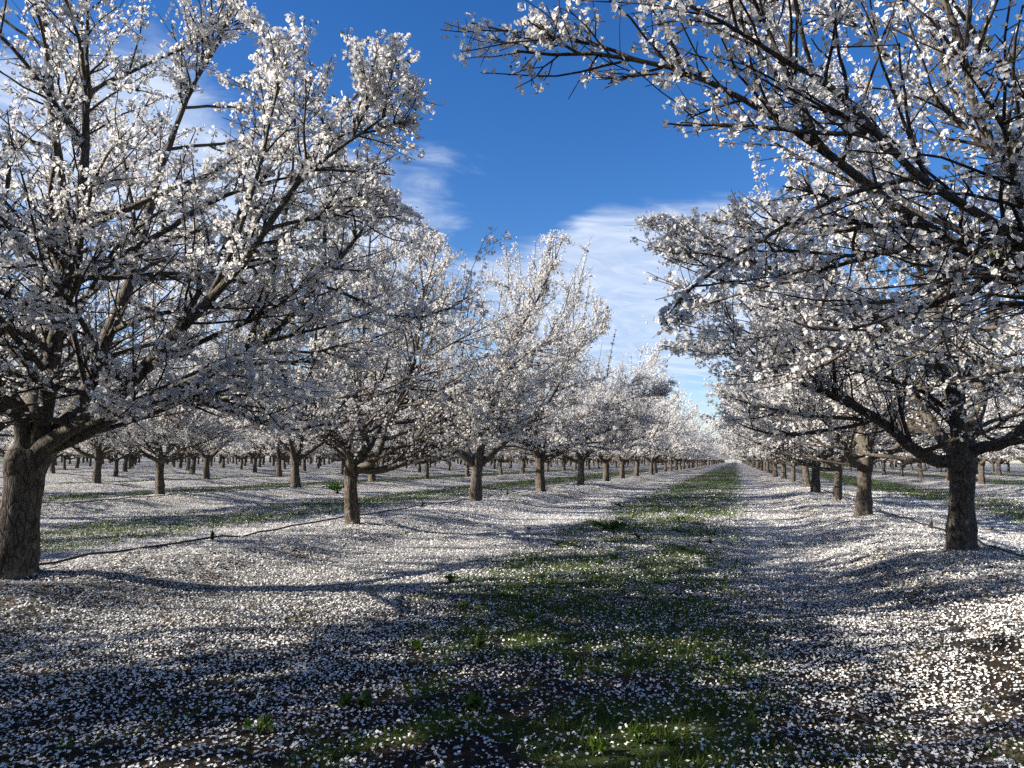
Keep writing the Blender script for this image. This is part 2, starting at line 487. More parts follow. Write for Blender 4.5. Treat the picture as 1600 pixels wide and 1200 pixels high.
class Tree:
    """geometry of one almond tree in its own coordinates (base at the origin)"""
    def __init__(s, seed, scaff=None, height=6.3, reach=3.1, trunk_r=0.155, trunk_h=0.93, lean=(0, 0), n_fl=19000, shape='mid', whips=26, fl_size=0.0186, limb_k=1.0, m2=10, base=None, npet=5, inner=0.25, skirt=4):
        s.base, s.npet = base, npet
        rg = s.rg = np.random.default_rng(seed)
        top = np.array([lean[0], lean[1], trunk_h])
        # trunk: flared root, swollen graft, ridged sides
        K, S = 22, 28
        zz = np.linspace(-0.12, trunk_h + 0.05, K)
        tt = np.clip(zz / trunk_h, 0, 1)
        r = trunk_r * (1 + 0.28 * np.exp(-np.maximum(zz, 0) / 0.05) + 0.14 * np.exp(-((zz - 0.2) / 0.09) ** 2) - 0.10 * np.exp(-((tt - 0.62) / 0.22) ** 2) + 0.16 * sstep(tt, 0.72, 0.95))
        r[-3:] *= np.array([0.94, 0.80, 0.52])
        a = np.arange(S) * 2 * np.pi / S
        ph = rg.random(8) * 6.28
        A, Zg = np.meshgrid(a, zz)
        rid = 0.045 * np.sin(3 * A + ph[0] + 0.8 * Zg) + 0.04 * np.sin(5 * A + ph[1] - 1.4 * Zg) + 0.028 * np.sin(9 * A + ph[2] + 2 * Zg) + 0.09 * (fbm(A * 3 + seed, Zg * 9, 3) - 0.5) * 2
        root = np.exp(-np.maximum(Zg, 0) / 0.07) * (0.14 * np.sin(3 * A + ph[3]) + 0.12 * np.sin(5 * A + ph[6]))
        RR = r[:, None] * (1 + rid + root)
        cxy = np.outer(tt, np.array(lean)) + 0.02 * np.stack([np.sin(3 * tt + ph[4]) - np.sin(ph[4]), np.sin(3 * tt + ph[5]) - np.sin(ph[5])], 1)
        V = np.stack([cxy[:, :1] + RR * np.cos(A), cxy[:, 1:] + RR * np.sin(A), Zg], -1).reshape(-1, 3)
        i = np.arange(K * S).reshape(K, S)
        nx = np.roll(i, -1, 1)
        Q = np.stack([i[:-1], nx[:-1], nx[1:], i[1:]], -1).reshape(-1, 4)
        V = np.vstack([V, [[cxy[-1, 0], cxy[-1, 1], trunk_h + 0.08]]])
        cap = np.stack([i[-1], nx[-1], np.full(S, K * S)], 1)
        s.trunk = (V, [Q, cap])
        top[:2] = cxy[-1]
        # scaffold limbs
        KS = 26
        if scaff is None:
            n = 5
            az = np.arange(n) * 2 * np.pi / n + rg.normal(0, 0.22, n) + rg.random() * 6.28
            tilt = np.radians(rg.uniform(34, 58, n))
            st = top + np.stack([np.cos(az), np.sin(az), 0 * az], 1) * trunk_r * 0.25 + np.array([0, 0, -0.20]) + np.outer(rg.uniform(-0.08, 0.08, n), [0, 0, 1])
            L = rg.uniform(0.58, 0.74, n) * height
            D = np.stack([np.sin(tilt) * np.cos(az), np.sin(tilt) * np.sin(az), np.cos(tilt)], 1)
            P1 = grow(st, D, L, KS, 0.075, 0.022, rg)
        else:
            P1 = []
            for c in scaff:
                q = spline(np.vstack([top + [0, 0, -0.22], top + [0, 0, -0.06] + 0.055 * unit((np.asarray(c)[1] - top) * [1, 1, 0.2]), np.asarray(c)]), KS)
                wob = np.cumsum(rg.normal(0, 0.010, (KS, 3)), 0)
                P1.append(q + wob * np.linspace(0, 1, KS)[:, None])
            P1 = np.stack(P1)
        P1, _ = s.trim(P1)
        n1 = len(P1)
        tl = np.linspace(0, 1, KS)
        r0 = trunk_r * limb_k * rg.uniform(0.52, 0.68, n1)
        R1 = r0[:, None] * (1 - tl) ** 1.1 * 0.88 + 0.006 + r0[:, None] * 0.12 * np.exp(-tl / 0.05)
        R1 = R1 * (1 + 0.05 * rg.standard_normal((n1, KS)))
        s.limbs = [tubes(P1[k:k + 1], R1[k:k + 1], 10, 0, 0.03, rg) for k in range(n1)]
        # secondary limbs
        M2 = m2
        t2 = np.clip(np.linspace(0.16, 0.97, M2)[None] + rg.normal(0, 0.04, (n1, M2)), 0.1, 0.99)
        S2, T2, r2 = pick(P1, R1, t2)
        outv = S2 * np.array([1, 1, 0])
        outv = unit(outv - top * [1, 1, 0])
        D2 = side_dirs(T2, rg.uniform(0.5, 1.05, t2.shape), rg, 0.05, 0.30 * outv)
        L2 = rg.uniform(0.26, 0.43, t2.shape) * height * (1 - 0.42 * t2)
        up2 = rg.choice([0.03, 0.0, -0.02], t2.shape, p=[0.45, 0.3, 0.25])
        S2, D2, L2, r2, up2 = S2.reshape(-1, 3), D2.reshape(-1, 3), L2.ravel(), r2.ravel(), up2.ravel()
        # low side limbs that carry the crown's skirt
        M5 = skirt
        t5 = rg.uniform(0.14, 0.55, (n1, M5))
        S5, T5, r5 = pick(P1, R1, t5)
        a5 = np.arctan2(T5[..., 1], T5[..., 0]) + rg.uniform(-1.5, 1.5, t5.shape)
        D5 = np.stack([np.cos(a5), np.sin(a5), rg.uniform(0.0, 0.5, t5.shape)], -1)
        S2, D2 = np.concatenate([S2, S5.reshape(-1, 3)]), np.concatenate([D2, unit(D5).reshape(-1, 3)])
        L2 = np.concatenate([L2, rg.uniform(0.9, 2.1, n1 * M5)])
        r2, up2 = np.concatenate([r2, r5.ravel()]), np.concatenate([up2, np.full(n1 * M5, -0.01)])
        L2 = s.limit(S2, D2, L2, height, reach)
        K2 = 12
        P2 = grow(S2, D2, L2, K2, 0.10, up2, rg)
        R2 = np.minimum(r2 * 0.5, 0.021)[:, None] * (1 - np.linspace(0, 1, K2)) ** 0.85 + 0.0036
        P2, ok = s.trim(P2)
        P2, R2 = P2[ok], R2[ok]
        # shoots
        P3, R3 = [], []
        for (P, R, M3, la, lb, t0) in ((P2, R2, 8, 0.35, 1.0, 0.12), (P1, R1, 26, 0.40, 1.0, 0.2)):
            t3 = np.clip(t0 + (1 - t0) * rg.random((len(P), M3)) ** 0.8, 0, 0.995)
            S3, T3, r3 = pick(P, R, t3)
            D3 = side_dirs(T3, rg.uniform(0.45, 1.15, t3.shape), rg, 0.16)
            L3 = (rg.uniform(la, lb, t3.shape) * (1 - 0.3 * t3)).ravel()
            S3, D3, r3 = S3.reshape(-1, 3), D3.reshape(-1, 3), r3.ravel()
            L3 = s.limit(S3, D3, L3, height, reach)
            Q3 = grow(S3, D3, L3, 7, 0.11, 0.02, rg)
            P3.append(Q3)
            R3.append(np.minimum(r3 * 0.6, 0.0085)[:, None] * (1 - 0.75 * np.linspace(0, 1, 7)) + 0.0012)
        # long upright whips out of the top
        ends = np.concatenate([P1[:, -3], P1[:, -6], P2[:, -2]])
        hi = np.argsort(-ends[:, 2] + rg.normal(0, 0.35, len(ends)))[:whips]
        Ew = ends[hi]
        Dw = unit(unit((Ew - top) * [1, 1, 0.4]) * 0.42 + np.array([0, 0, 1.0]) + rg.normal(0, 0.15, (len(hi), 3)))
        Lw = rg.uniform(0.5, 1.35, len(hi)) * height / 6.3
        P3.append(grow(Ew, Dw, Lw, 7, 0.035, 0.02, rg))
        R3.append(0.0075 * (1 - 0.75 * np.linspace(0, 1, 7))[None] * np.ones((len(hi), 1)) + 0.0012)
        P3, R3 = np.concatenate(P3), np.concatenate(R3)
        P3, ok = s.trim(P3)
        P3, R3 = P3[ok], R3[ok]
        # twigs
        P4, R4 = [], []
        for (P, R, M4, t0) in ((P3, R3, 4, 0.08), (P2, R2, 8, 0.25)):
            t4 = np.clip(rg.uniform(t0, 1.0, (len(P), M4)), 0, 0.995)
            S4, T4, r4 = pick(P, R, t4)
            D4 = side_dirs(T4, rg.uniform(0.6, 1.3, t4.shape), rg, 0.10)
            L4 = (0.05 + 0.26 * rg.random(t4.shape) ** 1.7).ravel()
            P4.append(grow(S4.reshape(-1, 3), D4.reshape(-1, 3), L4, 3, 0.18, 0.0, rg))
            R4.append(np.minimum(r4.ravel() * 0.6, 0.0036)[:, None] * (1 - 0.6 * np.linspace(0, 1, 3)) + 0.0008)
        P4, R4 = np.concatenate(P4), np.concatenate(R4)
        ok = s.clear(P4, 0.5)
        P4, R4 = P4[ok], R4[ok]
        a_, b_ = tubes(P2, R2, 6, 0, 0.04, rg)
        c_, d_ = tubes(P3, R3, 4, len(a_))
        e_, f_ = tubes(P4, R4, 3, len(a_) + len(c_))
        s.branches = (a_, [b_])
        s.twigs = (np.vstack([c_, e_]), [np.vstack([d_, f_]) - len(a_)])
        # spurs carrying flowers, along shoots and twigs, in uneven clumps
        def spots(P, R, n, lo):
            ln = np.linalg.norm(P[:, -1] - P[:, 0], axis=1)
            clump = rg.gamma(2.2, 1.0, len(P))
            pr = ln * clump
            k = rg.choice(len(P), n, p=pr / pr.sum())
            t = lo + (0.995 - lo) * rg.random(n)
            t = t + 0.035 * np.sin(t * 40 + k)           # bunching
            S_, T_, _ = pick(P[k], R[k], np.clip(t, 0, 0.995)[:, None])
            return S_[:, 0], T_[:, 0]
        na, nb = int(n_fl * 0.42), int(n_fl * 0.40)
        A1, T1 = spots(P4, R4, na // 2, 0.15)
        A2, T2_ = spots(P3, R3, nb // 2, 0.08)
        A3, T3_ = spots(P2, R2, int(n_fl * 0.18) // 2, 0.25)
        C, T = np.concatenate([A1, A2, A3]), np.concatenate([T1, T2_, T3_])
        C, T = np.repeat(C, 2, 0), np.repeat(T, 2, 0)
        mid = top + [0, 0, 0.5]
        ok = (np.linalg.norm((C - mid) * [1, 1, 0.8], axis=1) > 1.5) | (rg.random(len(C)) < inner)
        C, T = C[ok], T[ok]
        s_off = unit(np.cross(T, unit(rg.standard_normal(T.shape))) + 0.25 * T + np.array([0, 0, 0.12]))
        C = C + s_off * rg.uniform(0.012, 0.045, (len(C), 1))
        s.fl_pos, s.fl_dir = C, unit(s_off + rg.normal(0, 0.35, C.shape))
        s.fl_size = fl_size * rg.uniform(0.82, 1.14, len(C))
        s.shape = shape
        # spent calyces and bud scales, and tufts of opening leaves
        m = int(n_fl * 0.11)
        k = rg.integers(0, len(C), m)
        s.cal = kite_cloud(C[k] - s_off[k] * 0.016, s_off[k], np.full(m, 0.016) * rg.uniform(0.7, 1.3, m), rg, (0.055, 0.038, 0.027), 0.30, 0.5)
        m = int(n_fl * 0.02)
        k = np.repeat(rg.integers(0, len(C), m), 4)
        s.leaf = kite_cloud(C[k] - s_off[k] * 0.012, unit(s_off[k] + 0.5 * T[k]), 0.026 * rg.uniform(0.6, 1.3, len(k)), rg, (0.10, 0.15, 0.028), 0.20, 0.5)

    def trim(s, P):
        """cut branches where they would enter the open sky; False for those with little left"""
        if s.base is None: return P, np.ones(len(P), bool)
        N, K, _ = P.shape
        x, y, dd = project(P.reshape(-1, 3) + s.base)
        hit = (in_poly(x, y, SKY_GAP) & (dd > 0.3)).reshape(N, K)
        first = np.where(hit.any(1), hit.argmax(1), K - 1)
        t1 = np.where(hit.any(1), np.maximum(first - 0.3, 0) / (K - 1), 1.0)
        Q, _, _ = pick(P, np.zeros((N, K)), np.clip(t1[:, None] * np.linspace(0, 1, K)[None], 0, 0.99999))
        return Q, t1 > 0.2

    def clear(s, P, lim=0.18):
        """which branches keep out of the open sky between the crowns"""
        if s.base is None: return np.ones(len(P), bool)
        x, y, dd = project(P.reshape(-1, 3) + s.base)
        hit = in_poly(x, y, SKY_GAP) & (dd > 0.3)
        return hit.reshape(P.shape[0], P.shape[1]).mean(1) < lim

    def limit(s, S, D, L, height, reach):
        """shorten branches that would leave the crown's outline"""
        rr = np.hypot(S[:, 0], S[:, 1])
        E = S + D * L[:, None]
        re = np.hypot(E[:, 0], E[:, 1])
        zmax = height * (1.0 - 0.30 * np.clip(re / reach, 0, 1.3) ** 2)
        f = np.ones(len(L))
        f = np.where(re > reach, np.clip(1 - (re - reach) / np.maximum(L, 0.1), 0.25, 1), f)
        f = np.where(E[:, 2] > zmax, f * np.clip(1 - (E[:, 2] - zmax) / np.maximum(L, 0.1), 0.3, 1), f)
        return L * f

    def blossoms(s, keep=None, step=1, grow_=1.0, npet=5):
        C, D, Z_ = s.fl_pos, s.fl_dir, s.fl_size
        if keep is not None: C, D, Z_ = C[keep], D[keep], Z_[keep]
        C, D, Z_ = C[::step], D[::step], Z_[::step] * grow_
        return petal_cloud(C, D, Z_, s.rg, s.shape if npet == 5 else 'mid', npet)

def join(*parts):
    V, Fq, Cc, o = [], [], [], 0
    for v, q, c in parts:
        V.append(v); Fq.append(q + o); Cc.append(c); o += len(v)
    return np.vstack(V), [np.vstack(Fq)], np.vstack(Cc)

def tree_parts(T, name, drop=None):
    """list of (part name, mesh, kind) for a tree with all its parts"""
    keep = None
    if drop is not None:
        keep = np.ones(len(T.fl_pos), bool); keep[drop] = False
    L = [('trunk', make_mesh(name + '_trunk', T.trunk[0], T.trunk[1], BARK, smooth=True), None)]
    for v, q in T.limbs:
        L.append(('limb', make_mesh(name + '_limb', v, [q], LIMB, smooth=True), None))
    L.append(('branches', make_mesh(name + '_branches', *T.branches, LIMB, smooth=True), 'stuff'))
    L.append(('twigs', make_mesh(name + '_twigs', *T.twigs, TWIG, smooth=True), 'stuff'))
    V, Q, C = join(T.blossoms(keep, npet=T.npet), T.cal)
    L.append(('blossoms', make_mesh(name + '_blossoms', V, Q, PETAL, C), 'stuff'))
    L.append(('leaves', make_mesh(name + '_leaves', T.leaf[0], [T.leaf[1]], LEAF, T.leaf[2]), 'stuff'))
    return L

def tree_parts_far(T, name, step, grow_):
    """the same tree seen small: trunk with its limbs, and a crown"""
    V, Fs, o = [T.trunk[0]], list(T.trunk[1]), len(T.trunk[0])
    for v, q in T.limbs + [(T.branches[0], T.branches[1][0])]:
        V.append(v); Fs.append(q + o); o += len(v)
    qs = np.vstack([f for f in Fs if f.shape[1] == 4]); ts = np.vstack([f for f in Fs if f.shape[1] == 3])
    L = [('trunk', make_mesh(name + '_trunk', np.vstack(V), [qs, ts], BARK, smooth=True), None)]
    cal = tuple(a for a in T.cal)
    n = (len(cal[0]) // 4) // 3
    tw_q = T.twigs[1][0]
    tw_q = tw_q[:len(tw_q) // 3]
    tw_v = T.twigs[0][:tw_q.max() + 1]
    tw = (tw_v, tw_q, np.tile(np.array([[0.075, 0.056, 0.045]]), (len(tw_v), 1)))
    V, Q, C = join(T.blossoms(None, step, grow_, 3), (cal[0][:n * 4], cal[1][:n], cal[2][:n * 4]), tw)
    L.append(('crown', make_mesh(name + '_crown', V, Q, PETAL, C), 'stuff'))
    return L

def place_tree(parts, loc, rot, scale, label, group):
    e = obj('almond_tree', None, label=label, cat='tree', group=group)
    e.empty_display_size = 0.3
    e.location = loc
    e.rotation_euler = (0, 0, rot)
    e.scale = (scale,) * 3
    for nm, me, kind in parts:
        obj(nm, me, e, kind=kind)
    return e

def base_at(x, y):
    return np.array([x, y, float(ground_z(np.array([x]), np.array([y]))[0]) - 0.01])

# trunk positions read off the photograph (berm height), then carried on at the planting distance
LEFT_Y = [-11.2, -6.0, -0.75, 4.55, 9.4, 15.3, 20.2, 26.2, 30.9, 36.2]
RIGHT_Y = [-7.0, -1.8, 3.4, 8.55, 13.75, 18.4, 23.3, 28.6]
STEP = 5.22
XL, XR = ROW0, ROW0 + ROWS

B_L1, B_L2, B_L3 = base_at(-5.2, 4.55), base_at(-4.95, 9.4), base_at(-5.25, 15.3)
B_R0, B_R1 = base_at(2.1, 3.4), base_at(2.08, 8.55)
def loc(base, pts):
    return np.array([px(*p) - base for p in pts])

def generic_limb(az, reach, top, mid=0.5):
    a = math.radians(az)
    h = np.array([math.cos(a), math.sin(a)])
    return [np.append(h * reach * 0.28, 1.35 + 0.1 * top), np.append(h * reach * 0.6, 1.3 + mid * (top - 1.3)), np.append(h * reach * 0.85, top * 0.85), np.append(h * reach, top)]

d = 5.83
T_L1 = Tree(112, [
    loc(B_L1, [(35, 650, d - .1), (0, 600, d - .3), (-90, 480, d - .6), (-190, 280, d - .8), (-260, 60, d - .9)]),
    loc(B_L1, [(72, 640, d), (86, 540, d - .05), (95, 420, d), (98, 320, d + .1), (75, 150, d + .2), (58, -20, d + .3), (50, -160, d + .4)]),
    loc(B_L1, [(70, 650, d - .1), (80, 560, d - .2), (110, 440, d - .3), (128, 300, d - .3), (135, 170, d - .3), (125, 30, d - .3), (150, -140, d - .3)]),
    loc(B_L1, [(105, 660, d + .1), (140, 600, d + .25), (165, 530, d + .4), (205, 430, d + .6), (240, 290, d + .8), (290, 150, d + 1.0), (370, 10, d + 1.1)]),
    loc(B_L1, [(125, 680, d), (190, 645, d), (270, 605, d + .05), (340, 570, d + .1), (440, 510, d + .1), (540, 400, d + .2), (610, 290, d + .2)]),
    loc(B_L1, [(110, 670, d - .2), (170, 630, d - .5), (260, 540, d - .9), (370, 420, d - 1.2), (480, 270, d - 1.3), (600, 170, d - 1.2)]),
    loc(B_L1, [(50, 640, d + .3), (40, 560, d + .9), (60, 440, d + 1.6), (90, 320, d + 2.2), (120, 200, d + 2.6)]),
], height=6.6, reach=3.5, trunk_r=0.138, trunk_h=0.97, lean=(0.08, 0.03), n_fl=78000, base=B_L1, npet=3, inner=0.14, limb_k=0.85)

d = 3.7
T_R0 = Tree(202, [
    loc(B_R0, [(1800, 560, 3.5), (1600, 440, 3.55), (1420, 345, 3.55), (1240, 215, 3.5), (1090, 125, 3.45), (930, 80, 3.4), (790, 68, 3.4)]),
    loc(B_R0, [(1830, 520, 3.4), (1640, 400, 3.3), (1450, 290, 3.2), (1330, 170, 3.1), (1200, 70, 3.0), (1060, -10, 2.9)]),
    loc(B_R0, [(1850, 470, 3.5), (1640, 340, 3.4), (1545, 215, 3.3), (1510, 90, 3.3), (1470, -40, 3.3), (1400, -220, 3.4)]),
    loc(B_R0, [(1900, 500, 3.8), (1700, 400, 4.2), (1560, 260, 4.5), (1480, 120, 4.7), (1440, -60, 4.9)]),
    generic_limb(20, 2.6, 5.2), generic_limb(-60, 2.5, 5.0), generic_limb(75, 2.3, 4.6),
], height=6.2, reach=3.35, trunk_r=0.16, trunk_h=0.95, n_fl=33000, limb_k=0.48, fl_size=0.0168, base=B_R0, inner=0.8, skirt=1, m2=8)

d = 7.62
T_R1 = Tree(303, [
    loc(B_R1, [(1470, 722, d), (1425, 698, d - .1), (1375, 655, d - .2), (1320, 625, d - .3), (1240, 590, d - .4), (1150, 545, d - .5)]),
    loc(B_R1, [(1495, 660, d - .2), (1478, 590, d - .5), (1400, 520, d - .8), (1320, 470, d - 1.0), (1230, 430, d - 1.1), (1130, 395, d - 1.2), (1030, 365, d - 1.2)]),
    loc(B_R1, [(1500, 660, d), (1490, 580, d + .2), (1440, 440, d + .3), (1390, 300, d + .3), (1350, 150, d + .4)]),
    loc(B_R1, [(1530, 700, d - .1), (1575, 690, d - .3), (1640, 620, d - .5), (1720, 480, d - .6), (1760, 300, d - .6)]),
    loc(B_R1, [(1520, 670, d + .2), (1540, 600, d + .8), (1560, 450, d + 1.6), (1540, 320, d + 2.2)]),
    loc(B_R1, [(1475, 690, d + .3), (1430, 620, d + .9), (1380, 500, d + 1.4), (1330, 380, d + 1.8)]),
], height=6.2, reach=3.35, trunk_r=0.118, trunk_h=0.95, n_fl=60000, base=B_R1, npet=3)

d = 10.3
T_L2 = Tree(404, [
    loc(B_L2, [(548, 715, d), (520, 680, d), (480, 640, d), (430, 560, d + .1), (390, 470, d + .2)]),
    loc(B_L2, [(585, 720, d - .1), (600, 680, d - .1), (625, 620, d), (645, 560, d), (660, 470, d + .1), (655, 400, d + .2)]),
    loc(B_L2, [(590, 735, d), (640, 718, d), (690, 690, d), (745, 640, d + .1), (790, 560, d + .1)]),
    loc(B_L2, [(570, 700, d), (560, 640, d + .2), (570, 520, d + .6), (580, 400, d + .8), (585, 290, d + .9)]),
    loc(B_L2, [(545, 710, d - .4), (510, 650, d - 1.0), (500, 540, d - 1.5), (520, 420, d - 1.8)]),
    loc(B_L2, [(570, 710, d + .5), (600, 650, d + 1.2), (640, 560, d + 2.0), (660, 450, d + 2.4)]),
], height=5.9, reach=3.2, trunk_r=0.092, trunk_h=0.80, n_fl=56000, base=B_L2, npet=3, skirt=6)

T_L3 = Tree(505, None, height=7.3, reach=3.0, trunk_r=0.122, trunk_h=0.95, n_fl=56000, whips=60, base=B_L3, npet=3, skirt=6)

PARTS = {k: tree_parts(T, k) for k, T in (('l1', T_L1), ('r1', T_R1), ('l2', T_L2), ('l3', T_L3))}
# the overhanging tree: its 300 nearest blossoms in view are single pieces
fw = T_R0.fl_pos + B_R0
ix, iy, dep = project(fw)
inside = (ix > 5) & (ix < 1595) & (iy > 5) & (iy < 1195) & (dep > 0.5)
order = np.argsort(np.where(inside, dep, 1e9))[:300]
PARTS['r0'] = tree_parts(T_R0, 'r0', order)
FAR = [tree_parts_far(T, k, st, gr) for T, k, st, gr in ((T_L3, 'far_a', 6, 2.3), (T_L2, 'far_b', 6, 2.3), (T_R1, 'far_c', 6, 2.3))]

ORD = ['first', 'second', 'third', 'fourth', 'fifth', 'sixth', 'seventh', 'eighth', 'ninth', 'tenth', 'eleventh', 'twelfth', 'thirteenth', 'fourteenth',
       'fifteenth', 'sixteenth', 'seventeenth', 'eighteenth', 'nineteenth', 'twentieth']

def tree_list():
    L = []
    prng = np.random.default_rng(77)
    for k in range(-13, 5):                               # rows: 0 is left of the lane, 1 is right of it
        if k == 0: ys = list(LEFT_Y)
        elif k == 1: ys = list(RIGHT_Y)
        elif k == -1: ys = [15.0 - 5 * STEP]
        else: ys = [-12.0 + (k * 2.3) % STEP]
        while ys[-1] < 330: ys.append(ys[-1] + STEP + prng.normal(0, 0.12))
        for y in ys:
            x = ROW0 + k * ROWS + prng.normal(0, 0.09) - (0.2 if k == -1 else 0)
            if k == 0 and abs(y - 4.55) < .01: x = B_L1[0]
            if k == 0 and abs(y - 9.4) < .01: x = B_L2[0]
            if k == 0 and abs(y - 15.3) < .01: x = B_L3[0]
            if k == 1 and abs(y - 3.4) < .01: x = B_R0[0]
            if k == 1 and abs(y - 8.55) < .01: x = B_R1[0]
            L.append((k, x, y))
    return L

ALL = tree_list()
def seen(k, x, y):
    X_, Y_, D_ = project(np.array([x, y, 2.5]))
    margin = 3.4 * F / max(D_, 0.5)
    return D_ > 1.0 and -margin < X_ < W + margin
shade = lambda k, x, y: (k in (0, -1, -2) and -12.5 < y < 12 and x > -20.5) or (k == 1 and -2.5 < y < 4)
cand = [(math.hypot(x, y), k, x, y) for k, x, y in ALL if seen(k, x, y) or shade(k, x, y)]
# far rows only show where the nearer ones leave gaps: count rows beside the lane as nearer
cand.sort(key=lambda c: c[0] * (0.45 if c[1] in (0, 1) else 1.0))
chosen, rest = cand[:300], cand[300:]
ROWNAME = {0: 'row just left of the grassy lane', 1: 'row just right of the grassy lane', -1: 'second row left of the lane', -2: 'third row left of the lane',
           -3: 'fourth row left of the lane', -4: 'fifth row left of the lane', -5: 'sixth row left of the lane', -6: 'seventh row left of the lane', -7: 'eighth row left of the lane', 2: 'second row right of the lane', 3: 'third row right of the lane'}
counts = {}
prng = np.random.default_rng(9)
for dist, k, x, y in sorted(chosen, key=lambda c: (c[1], c[3])):
    X_, Y_, D_ = project(np.array([x, y, 0.6]))
    in_frame = D_ > 1 and 0 <= X_ <= W
    b = base_at(x, y)
    rot, sc = prng.random() * 6.283, prng.uniform(0.93, 1.06)
    if k == 0 and y < 0: sc, rot = 1.14, 2.4
    group = 'almond trees in rows'
    hero = None
    for nm, bb in (('l1', B_L1), ('l2', B_L2), ('l3', B_L3), ('r0', B_R0), ('r1', B_R1)):
        if abs(x - bb[0]) < 1e-6 and abs(y - bb[1]) < 1e-6: hero = nm
    if in_frame:
        counts[k] = counts.get(k, -1) + 1
    c = counts.get(k, 0)
    if hero:
        lab = {'l1': 'large almond tree at the left edge, thick lit trunk and dark spreading limbs',
               'l2': 'second almond tree left of the lane, dark short trunk in shade',
               'l3': 'third almond tree left of the lane, pale sunlit trunk and tall upright shoots',
               'r0': 'nearest almond tree whose flowering limbs overhang the upper right corner, trunk out of view',
               'r1': 'almond tree with the largest trunk on the right side of the lane'}[hero]
        place_tree(PARTS[hero], b, 0.0, 1.0, lab, group)
        HERO = bpy.context.scene.objects
        continue
    if not in_frame:
        lab, group = ('almond tree standing outside the picture whose shade falls on the ground or crown reaches in', 'almond trees just outside the picture')
    elif k in ROWNAME and c < (20 if k in (0, 1) else 6):
        lab = '%s trunk from the front in the %s' % (ORD[c], ROWNAME[k])
    else:
        lab = 'small far-off almond tree in the ' + ROWNAME.get(k, 'outer rows far from the lane')
        group = 'far almond trees in the ' + ROWNAME.get(k, 'outer rows')
    if dist < 30 and not (k < -2):
        keys = ['l3', 'l2', 'r1', 'l1']
        kk = keys[int(prng.integers(0, 4))]
        if k == 0 and y < 0: kk = 'l1'
        elif kk == 'l1': sc *= 0.94
        place_tree(PARTS[kk], b, rot, sc, lab, group)
    else:
        place_tree(FAR[int(prng.integers(0, 3))], b, rot, sc, lab, group)

r0_tree = [o for o in COL.objects if o.name.startswith('almond_tree') and o.get('label', '').startswith('nearest almond')][0]
# one detailed blossom: five notched petals, dark calyx, yellow stamens; shared by the 300 single ones
brg = np.random.default_rng(3)
def blossom_mesh(name):
    V, Q, C = petal_cloud(np.zeros((1, 3)), np.array([[0, 0, 1.0]]), np.array([1.0]), brg, 'fine')
    a = np.arange(9) * 2 * np.pi / 9
    st = kite_cloud(np.zeros((9, 3)), np.stack([0.5 * np.cos(a), 0.5 * np.sin(a), 0 * a + 1], 1), brg.uniform(0.35, 0.55, 9), brg, (0.75, 0.62, 0.30), 0.035, 0.1)
    a = np.arange(5) * 2 * np.pi / 5
    ca_ = kite_cloud(np.tile([[0, 0, -0.22]], (5, 1)), np.stack([0.8 * np.cos(a), 0.8 * np.sin(a), 0 * a + 0.6], 1), np.full(5, 0.42), brg, (0.16, 0.07, 0.04), 0.3, 0.05)
    V, Q, C = join((V, Q, C), st, ca_)
    return make_mesh(name, V, Q, PETAL, C)
bl_mesh = [blossom_mesh('blossom_piece') for _ in range(4)]
for j, i in enumerate(order):
    o = obj('blossom', bl_mesh[j % 4], r0_tree)
    o.location = T_R0.fl_pos[i]
    o.rotation_mode = 'QUATERNION'
    q = Vector(T_R0.fl_dir[i]).to_track_quat('Z', 'Y')
    o.rotation_quaternion = q
    o.scale = (float(T_R0.fl_size[i]),) * 3

# everything past the 300 largest: one mass of far trees
frg = np.random.default_rng(21)
rest = [c for c in rest if c[0] < 330]
if rest:
    n = len(rest)
    bx = np.array([[c[2], c[3]] for c in rest])
    per = 22
    th, ph_ = frg.random((n, per)) * 6.283, frg.random((n, per))
    rr = 2.9 * np.sqrt(frg.random((n, per)))
    zz = 1.3 + (frg.uniform(4.3, 5.2, (n, 1)) * (1 - 0.32 * (rr / 2.9) ** 2)) * ph_ ** 0.8
    C = np.stack([bx[:, :1] + rr * np.cos(th), bx[:, 1:] + rr * np.sin(th), zz], -1).reshape(-1, 3)
    V1, Q1, C1 = petal_cloud(C, frg.standard_normal(C.shape), 0.62 * frg.uniform(0.6, 1.3, len(C)), frg, 'mid', 3)
    P = np.stack([np.column_stack([bx, np.full(n, -0.1)]), np.column_stack([bx, np.full(n, 0.6)]), np.column_stack([bx + frg.normal(0, .1, bx.shape), np.full(n, 1.9)])], 1)
    V2, Q2 = tubes(P, np.tile([[0.19, 0.15, 0.12]], (n, 1)), 6)
    V, Q, C = join((V1, Q1, C1), (V2, Q2, np.tile([[0.13, 0.10, 0.075]], (len(V2), 1))))
    obj('distant_almond_trees', make_mesh('distant_almond_trees', V, Q, PETAL, C), label='far blossoming orchard rows merging into one pale mass', cat='trees', kind='stuff')

# ------------------------------------------------------------------ fallen petals
def wedge(dens, d0, d1, n_max, rg):
    """random ground points in and beside the view, density (per m2) a function of depth"""
    dd = np.linspace(d0, d1, 400)
    pdf = dens(dd) * (1.45 * dd + 2.6)
    n = min(int(pdf.sum() * (dd[1] - dd[0])), n_max)
    cdf = np.cumsum(pdf); cdf /= cdf[-1]
    dp = np.interp(rg.random(n), cdf, dd)
    lat = (rg.random(n) - 0.5) * (1.45 * dp + 2.6)
    return dp * _f0[0] + lat * _r0[0], dp * _f0[1] + lat * _r0[1], dp

